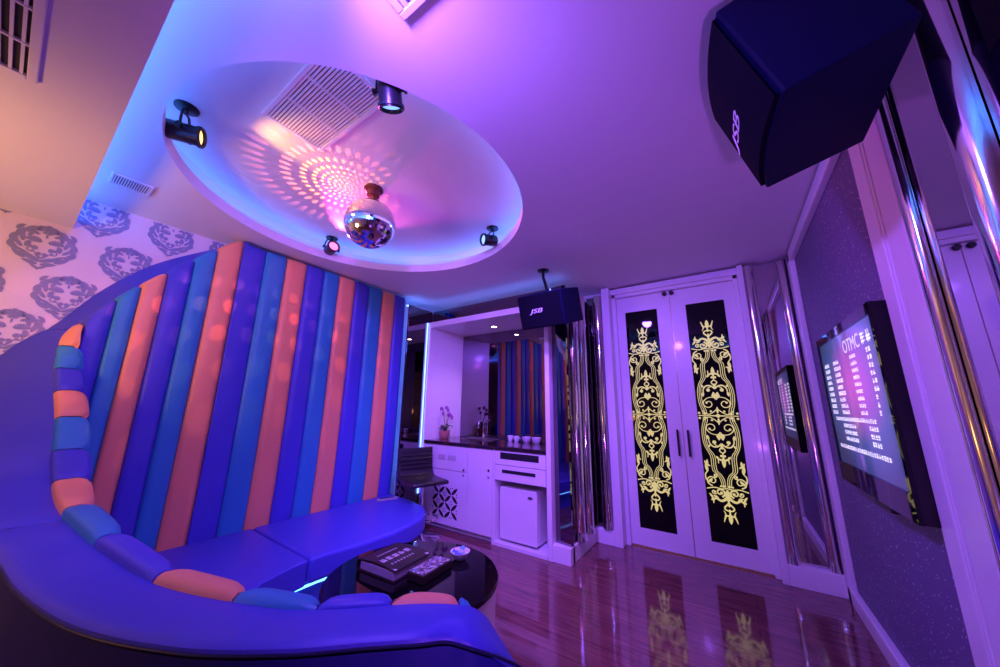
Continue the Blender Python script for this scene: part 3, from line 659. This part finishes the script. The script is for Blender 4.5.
# ------------------------------------------------------------------ speakers
def speaker(loc, yaw, pitch, roll, W, H, D, logo_x, logo_z, size, label, mount, txt='JSB', bow=.022):
    t = thing('loudspeaker', loc, label, 'speaker', 'black loudspeakers')
    M = Matrix.Translation(loc) @ Matrix.Rotation(yaw, 4, 'Z') @ Matrix.Rotation(pitch, 4, 'X') @ Matrix.Rotation(roll, 4, 'Y')
    n = 16; g = .012
    def front(x): return -bow * (1 - (2 * x / W) ** 2)
    xs = [-W / 2 + W * i / n for i in range(n + 1)]
    poly = [(x, front(x) + .012) for x in xs] + [(W / 2 * .97, D), (-W / 2 * .97, D)]
    k = len(poly); vs = [M @ Vector((x, y, z)) for z in (-H / 2, H / 2) for x, y in poly]
    B().add(vs, [tuple(range(k)), tuple(range(k, 2 * k))[::-1]] + [(i, (i + 1) % k, k + (i + 1) % k, k + i) for i in range(k)]).build('cabinet', cabm, t, bevel=.006)
    xg = [-W / 2 + g + (W - 2 * g) * i / n for i in range(n + 1)]
    rows = [[M @ Vector((x, front(x) + dy, z)) for x in xg] for z, dy in ((-H / 2 + g, .013), (-H / 2 + g, 0), (H / 2 - g, 0), (H / 2 - g, .013))]
    B().grid(rows).build('grille', clothm, t, True)
    ML = M @ Matrix.Translation((logo_x, front(logo_x) - .0015, logo_z)) @ Matrix.Rotation(PI / 2, 4, 'X')
    text_mesh('logo', txt, size, ML, logom, t, .0008, .3, 1.9)
    # ceiling bracket
    top = M @ Vector((0, D * .5, H / 2)); mx, my = mount
    bb = B().lathe([(0, ZC + .002), (.055, ZC + .002), (.055, ZC - .008), (.03, ZC - .016), (.016, ZC - .02), (0, ZC - .02)], (mx, my, 0), 28).tube([(mx, my, ZC - .018), (mx, my, ZC - .07), top + Vector((0, 0, .02)), top - Vector((0, 0, .004))], .014, 14)
    bb.build('bracket', blackm, t, True)
    return t
speaker((-1.251, 2.44, 2.049), -.153, .309, .033, .45, .294, .33, -.02, .0, .050, 'black loudspeaker hung under the ceiling in front of the bar', (-1.335, 2.69))
speaker((.135, 1.207, 2.226), -1.533, .275, -.067, .42, .40, .277, -.055, -.035, .062, 'large black loudspeaker overhead at the top right, close to the camera', (.33, 1.2))

# ------------------------------------------------------------------ television
tv = thing('television', (.55, 2.25, .87), 'large flat television with a glowing song menu on the glitter wall', 'television')
tx, ty0, ty1, tz0, tz1 = .50, 1.855, 2.83, .865, 1.673
B().box(tx + .004, .5585, ty0, ty1, tz0, tz1).build('housing', blackp, tv, bevel=.006)
bz = .022; bt = .045
B().box(tx - .004, tx + .01, ty0, ty1, tz1 - bt, tz1).box(tx - .004, tx + .01, ty0, ty1, tz0, tz0 + .10).box(tx - .004, tx + .01, ty0, ty0 + bz, tz0 + .10, tz1 - bt).box(tx - .004, tx + .01, ty1 - bz, ty1, tz0 + .10, tz1 - bt).build('bezel', black_glass, tv)
B().box(tx - .006, tx + .03, 2.10, 2.30, tz0 - .022, tz0).build('sensor_bar', blackp, tv, bevel=.008)
scr = mat('lit_menu_screen', (.01, .01, .012), .06, coat=.6)
N, L, b = nodes(scr); tc = N.new('ShaderNodeTexCoord'); sx_ = N.new('ShaderNodeSeparateXYZ'); L.new(tc.outputs['Generated'], sx_.inputs[0])
def mth(op, a, b_=None):
    q = N.new('ShaderNodeMath'); q.operation = op
    for i, z in enumerate((a, b_)):
        if z is None: continue
        if isinstance(z, (int, float)): q.inputs[i].default_value = z
        else: L.new(z, q.inputs[i])
    return q.outputs[0]
# glow: magenta blob at centre-top on blue, darker low
dy = mth('SUBTRACT', sx_.outputs[1], .42); dz = mth('SUBTRACT', sx_.outputs[2], .62)
dist = mth('SQRT', mth('ADD', mth('MULTIPLY', dy, dy), mth('MULTIPLY', dz, dz)))
r = ramp(N, [(0, (.75, .12, .80)), (.22, (.42, .10, .62)), (.42, (.05, .10, .36)), (.7, (.01, .03, .13))]); L.new(dist, r.inputs['Fac'])
L.new(r.outputs['Color'], b.inputs['Emission Color']); b.inputs['Emission Strength'].default_value = .85
sy0, sy1, sz0, sz1 = ty0 + bz, ty1 - bz, tz0 + .10, tz1 - bt
B().box(tx + .001, tx + .008, sy0, sy1, sz0, sz1).build('screen', scr, tv)
lit = mat('lit_white_characters', (.8, .8, .8), .5, emit=(.95, .85, .95), estr=.55)
sw, sh = sy1 - sy0, sz1 - sz0
fs = lambda x, y, h: Vector((tx + .0003, sy1 - x * sw, sz0 + y * sh))       # x runs left to right as seen from the room
bb = B(); rnd = random.Random(11)
def row(x, y, n_, s, gap=1.2):
    for k in range(n_): glyph(bb, lambda a, c, h: fs(x + (a) * s * sh / sw, y + c * s, 0), k * gap, 0, 1, 0, rnd)
row(.82, .845, 2, .085)
for k in range(9):
    y = .79 - k * .049
    row(.06, y, 4, .036, 1.1); row(.27, y, rnd.choice((4, 5)), .036, 1.1)
    row(.60, y, 4, .030); row(.86, y, 2 if k < 6 else 1, .036)
row(.10, .345, 24, .034)
for k in range(3): row(.24, .295 - k * .05, 8, .034); row(.68, .295 - k * .05, 4, .036)
row(.08, .125, 26, .036)
bb.build('menu_text', lit, tv)
MT = Matrix(((0, 0, -1, tx + .0004), (-1, 0, 0, sy1 - .66 * sw), (0, 1, 0, sz0 + .885 * sh), (0, 0, 0, 1)))
text_mesh('menu_title', 'OTMC', .088, MT, lit, tv, .0001)

# ------------------------------------------------------------------ ceiling vents
def vent(name, x0, x1, y0, y1, z, nsl, along, fw, label, cross=0, slat=.004, m=white, dark=None):
    t = thing(name, ((x0 + x1) / 2, (y0 + y1) / 2, z), label, 'vent')
    B().box(x0, x1, y0, y0 + fw, z - .012, z).box(x0, x1, y1 - fw, y1, z - .012, z).box(x0, x0 + fw, y0 + fw, y1 - fw, z - .012, z).box(x1 - fw, x1, y0 + fw, y1 - fw, z - .012, z).build('frame', m, t, bevel=.003)
    B().box(x0 + fw, x1 - fw, y0 + fw, y1 - fw, z - .002, z - .0005).build('opening', dark or painted_shade, t)
    for k in range(nsl):
        f = (k + .5) / nsl; bb = B()
        if along == 'x':
            yy = y0 + fw + (y1 - y0 - 2 * fw) * f; bb.box(x0 + fw, x1 - fw, yy - slat, yy + slat, z - .010, z - .003)
        else:
            xx = x0 + fw + (x1 - x0 - 2 * fw) * f; bb.box(xx - slat, xx + slat, y0 + fw, y1 - fw, z - .010, z - .003)
        bb.build('slat', m, t)
    for k in range(cross):
        f = (k + 1) / (cross + 1); 
        if along == 'x':
            xx = x0 + fw + (x1 - x0 - 2 * fw) * f; B().box(xx - .004, xx + .004, y0 + fw, y1 - fw, z - .0115, z - .003).build('crossbar', m, t)
        else:
            yy = y0 + fw + (y1 - y0 - 2 * fw) * f; B().box(x0 + fw, x1 - fw, yy - .004, yy + .004, z - .0115, z - .003).build('crossbar', m, t)
vent('air_vent', -1.84, -1.22, .492, .81, ZT, 18, 'x', .022, 'big slatted vent inside the round ceiling recess', 2, .0045)
vent('air_vent', -2.885, -2.735, .13, .30, ZC, 14, 'x', .012, 'tiny slatted vent on the ceiling above the damask wallpaper', 0, .0028)
vent('air_vent', -.763, -.30, .08, .533, ZC, 14, 'y', .024, 'square vent cut off by the top edge of the photo', 1, .008)
vent('air_vent', -1.815, -1.10, -.60, -.118, 2.30, 21, 'x', .022, 'large dark slatted vent in the orange lit soffit at the top left', 3, .0035)

# ------------------------------------------------------------------ disco ball and spotlights
BX, BY, BZ, BR = -1.89, 1.20, 2.45, .165
db = thing('disco_ball', (BX, BY, BZ), 'mirrored disco ball turning under the round ceiling recess', 'disco ball')
bb = B(); nu, nv = 52, 30
rows = [[Vector((BX + BR * math.sin(PI * j / nv) * math.cos(2 * PI * i / nu), BY + BR * math.sin(PI * j / nv) * math.sin(2 * PI * i / nu), BZ + BR * math.cos(PI * j / nv))) for i in range(nu)] for j in range(nv + 1)]
bb.grid(rows, closed=True).build('mirror_sphere', mat('mirror_tiles', (.88, .86, .86), .06, 1.), db)
B().lathe([(0, ZT - .001), (.062, ZT - .001), (.064, ZT - .012), (.058, ZT - .02), (.045, ZT - .024), (.042, ZT - .06), (.03, ZT - .066), (0, ZT - .066)], (BX, BY, 0), 28).build('motor', mat('dark_red_housing', (.12, .02, .015), .35), db, True)
B().tube([(BX, BY, ZT - .06), (BX, BY, BZ + BR - .003)], .006, 8).build('shaft', steel, db)
def can_light(base, body, aim, rad, length, lens, power, lcol, label, spot=1.1, blend=.5):
    t = thing('spotlight', base, label, 'spotlight', 'par can spotlights in the recess')
    base = Vector(base); body = Vector(body); d = (Vector(aim) - body).normalized()
    q = d.to_track_quat('Z', 'Y').to_matrix().to_4x4(); M = q
    back, fr_ = -length * .5, length * .5
    B().lathe([(0, back), (rad * .8, back), (rad, back + .012), (rad, fr_ - .02), (rad * 1.14, fr_ - .018), (rad * 1.14, fr_ - .006), (rad * 1.02, fr_ - .004), (rad * 1.02, fr_), (rad * .9, fr_), (rad * .88, fr_ - .012), (rad * .8, fr_ - .016)], body, 28, M).build('can', blackm, t, True)
    B().lathe([(0, fr_ - .010), (rad * .5, fr_ - .011), (rad * .82, fr_ - .015)], body, 24, M).build('lens', lens, t, True)
    side = (q @ Vector((1, 0, 0))).normalized()
    if abs(side.z) > .6: side = (q @ Vector((0, 1, 0))).normalized()
    bb = B()
    for s in (-1, 1): bb.tube([body + side * s * rad * .95, body + side * s * (rad + .022)], .006, 8); bb.tube([body + side * s * (rad + .016), body + side * s * (rad + .024)], .014, 10)
    bb.build('knob', blackm, t)
    up = (base - body); 
    pts = [body + side * (rad + .010)]; pts += [body + side * (rad + .010) * math.cos(PI * k / 10) + up * .75 * min(1, math.sin(PI * k / 10) * 1.25) for k in range(1, 10)]; pts.append(body - side * (rad + .010))
    B().tube(pts, .006, 8).tube([body + up * .72, base], .010, 8).build('yoke', blackm, t, True)
    B().lathe([(0, 0), (.05, 0), (.05, -.006), (.03, -.010), (0, -.010)], base, 24).build('base_plate', blackm, t, True)
    if power:
        ld = bpy.data.lights.new('spot', 'SPOT'); ld.energy = power; ld.color = lcol; ld.spot_size = spot; ld.spot_blend = blend; ld.shadow_soft_size = rad * .5
        lo = bpy.data.objects.new('spot_lamp', ld); COL.objects.link(lo); lo.parent = t; lo.location = body + d * (fr_ + .01) - base; lo.rotation_euler = d.to_track_quat('-Z', 'Y').to_euler()
    return t
ball = (BX, BY, BZ)
warm = mat('warm_lens', (1, .7, .3), .3, emit=(1, .55, .12), estr=2.2)
pink = mat('pink_lens', (1, .3, .5), .3, emit=(1, .16, .35), estr=2.0)
cool = mat('blue_lens', (.3, .5, 1), .3, emit=(.2, .45, 1), estr=1.4)
can_light((-2.13, .27, ZT), (-2.14, .285, 2.585), (-1.7, 1.0, 2.56), .046, .15, warm, 18, (1, .45, .06), 'black can spotlight with a yellow lens at the left of the recess', 1.3)
can_light((-1.03, .66, ZT), (-1.045, .69, 2.545), (-1.12, .82, 2.25), .048, .14, cool, 3, (.4, .3, 1), 'black can spotlight pointing straight down next to the slatted vent')
can_light((-2.82, 1.43, ZT), (-2.80, 1.425, 2.61), (-1.0, 1.15, 2.78), .046, .13, pink, 60, (1, .07, .6), 'spotlight glowing pink above the striped sofa back', 1.2)
can_light((-1.50, 2.08, ZT), (-1.51, 2.05, 2.60), (-1.84, 1.3, 2.45), .046, .13, cool, 5, (.5, .25, 1), 'small black spotlight at the far right of the recess, lens towards the ball', 1.2)

# ------------------------------------------------------------------ lamps and added fill lights
def lamp(kind, name, loc, energy, col, size=.15, aim=None, **kw):
    ld = bpy.data.lights.new(name, kind); ld.energy = energy; ld.color = col
    if kind == 'AREA':
        ld.shape = 'RECTANGLE'; ld.size = size; ld.size_y = kw.get('size_y', size)
    else: ld.shadow_soft_size = size
    if kind == 'SPOT': ld.spot_size = kw.get('spot', 1.6); ld.spot_blend = kw.get('blend', .6)
    o = bpy.data.objects.new(name, ld); COL.objects.link(o); o.location = loc
    if aim: o.rotation_euler = (Vector(aim) - Vector(loc)).to_track_quat('-Z', 'Y').to_euler()
    return o
VIO = (.27, .09, 1.0); MAG = (.68, .12, .85)
lamp('SPOT', 'violet_fill', (-.68, .16, 2.40), 120, VIO, .05, (-.9, 3.0, 1.0), spot=2.3, blend=.7)  # added fill for the violet ambience, no fixture there
lamp('SPOT', 'purple_fill', (.36, -.12, .65), 52, (.48, .11, 1), .05, (-.7, 2.0, 2.4), spot=2.0, blend=.9)  # added uplight that brightens the ceiling, no such source in the room
lamp('SPOT', 'magenta_fill', (-.6, .1, 2.25), 42, MAG, .06, (-3.0, 1.6, 1.2), spot=1.7, blend=.8)  # added fill that brings more red onto the sofa
lamp('SPOT', 'warm_lamp', (-2.3, -.9, 1.35), 46, (1, .45, .18), .15, (-2.8, -.25, 2.3), spot=2.3, blend=.8)
lamp('SPOT', 'blue_fill', (-.7, .12, 2.47), 75, (.12, .10, 1), .06, (-3.1, 1.2, 1.2), spot=2.0, blend=.8)  # added fill, puts more blue on the striped back and rim
lamp('SPOT', 'pink_fill', (-.15, 1.65, 2.49), 34, (.85, .22, .6), .05, (-1.15, 2.15, 0), spot=1.1, blend=.9)  # added for the pinkish floor patch and the side of the table drum
lamp('POINT', 'amber_lamp', (-1.9, -1.0, 1.05), 6, (1, .45, .10), .1)
lamp('SPOT', 'bar_lamp', (-2.233, 3.166, 2.165), 14, (1, .5, .7), .03, (-2.233, 3.12, 0), spot=2.2, blend=.7)
lamp('SPOT', 'ceiling_fill', (-.9, 1.9, 2.5), 85, VIO, .06, (-.8, 2.9, .3), spot=2.6, blend=.8)  # added fill for door and floor, no ceiling fixture here
lamp('SPOT', 'ceiling_fill', (-1.0, 1.4, 2.5), 175, VIO, .06, (-2.2, 2.9, .5), spot=1.5, blend=.8)  # added fill that lifts the bar fronts, likewise without a fixture
# added point light, its pattern stands in for dots the disco ball reflects
g = lamp('POINT', 'ball_dot_fill', (-2.03, 1.08, 2.525), 7.5, (1, 1, 1), .001)
ld = g.data; ld.use_nodes = True; nt = ld.node_tree; N = nt.nodes; L = nt.links; em = [q for q in N if q.type == 'EMISSION'][0]
geo = N.new('ShaderNodeNewGeometry'); sx_ = N.new('ShaderNodeSeparateXYZ'); L.new(geo.outputs['Incoming'], sx_.inputs[0])
def mth(op, a, b_=None):
    q = N.new('ShaderNodeMath'); q.operation = op
    for i, z in enumerate((a, b_)):
        if z is None: continue
        if isinstance(z, (int, float)): q.inputs[i].default_value = z
        else: L.new(z, q.inputs[i])
    return q.outputs[0]
zc = mth('ABSOLUTE', sx_.outputs[2])
th = mth('ARCCOSINE', zc); ph = mth('ARCTAN2', sx_.outputs[1], sx_.outputs[0])
tr = mth('MULTIPLY', th, 7)
row_ = mth('FLOOR', tr); pr = mth('MULTIPLY', mth('DIVIDE', ph, 2 * PI), mth('FLOOR', mth('MULTIPLY', mth('ADD', row_, .6), 5.6)))
a = mth('SUBTRACT', mth('FRACT', tr), .5); c = mth('SUBTRACT', mth('FRACT', pr), .5)
dist = mth('SQRT', mth('ADD', mth('MULTIPLY', a, a), mth('MULTIPLY', c, c)))
dot = mth('MULTIPLY', mth('LESS_THAN', dist, .27), 1.0)
up = mth('GREATER_THAN', mth('MULTIPLY', sx_.outputs[2], -1), .05)
r = ramp(N, [(0, (1, .42, .0)), (.5, (1, .32, .0)), (.68, (1, .16, .03)), (.85, (.7, .15, .3)), (1, (.4, .1, .5))])
L.new(mth('DIVIDE', th, 1.5), r.inputs['Fac']); L.new(r.outputs['Color'], em.inputs['Color'])
fall = mth('DIVIDE', 1.0, mth('MAXIMUM', mth('POWER', zc, 2.6), .03))
SGN = .8
inside = mth('MINIMUM', 1.0, mth('MAXIMUM', 0.0, mth('MULTIPLY', mth('SUBTRACT', zc, .30), 3.5)))
side = mth('MAXIMUM', .25, mth('MINIMUM', 1.0, mth('SUBTRACT', .7, mth('MULTIPLY', mth('ADD', sx_.outputs[0], sx_.outputs[1]), SGN))))
L.new(mth('MULTIPLY', mth('MULTIPLY', mth('ADD', dot, .03), mth('MULTIPLY', inside, side)), fall), em.inputs['Strength'])

w = bpy.data.worlds.new('World'); S.world = w; w.use_nodes = True
w.node_tree.nodes['Background'].inputs[0].default_value = (.02, .015, .05, 1)
w.node_tree.nodes['Background'].inputs[1].default_value = 1

# ------------------------------------------------------------------ camera (12 mm lens)
cam = bpy.data.cameras.new('camera'); co = bpy.data.objects.new('camera', cam); COL.objects.link(co)
cam.sensor_width = 36; cam.lens = 333.0 / 1000 * 36; cam.clip_start = .02
Mc = Matrix(((0.829, 0.11, 0.548, 0), (0.559, -0.183, -0.809, 0), (0.012, 0.977, -0.214, 1.25), (0, 0, 0, 1)))
from mathutils import Quaternion
co.matrix_world = Matrix.Translation((0, 0, 1.25)) @ Mc.to_3x3().to_quaternion().to_matrix().to_4x4()
S.camera = co
S.view_settings.view_transform = 'Standard'; S.view_settings.look = 'None'; S.view_settings.gamma = 1; S.view_settings.use_curve_mapping = False
S.view_settings.exposure = .2
S.cycles.use_denoising = True
S.cycles.max_bounces = 10; S.cycles.glossy_bounces = 6
S.cycles.sample_clamp_indirect = 6
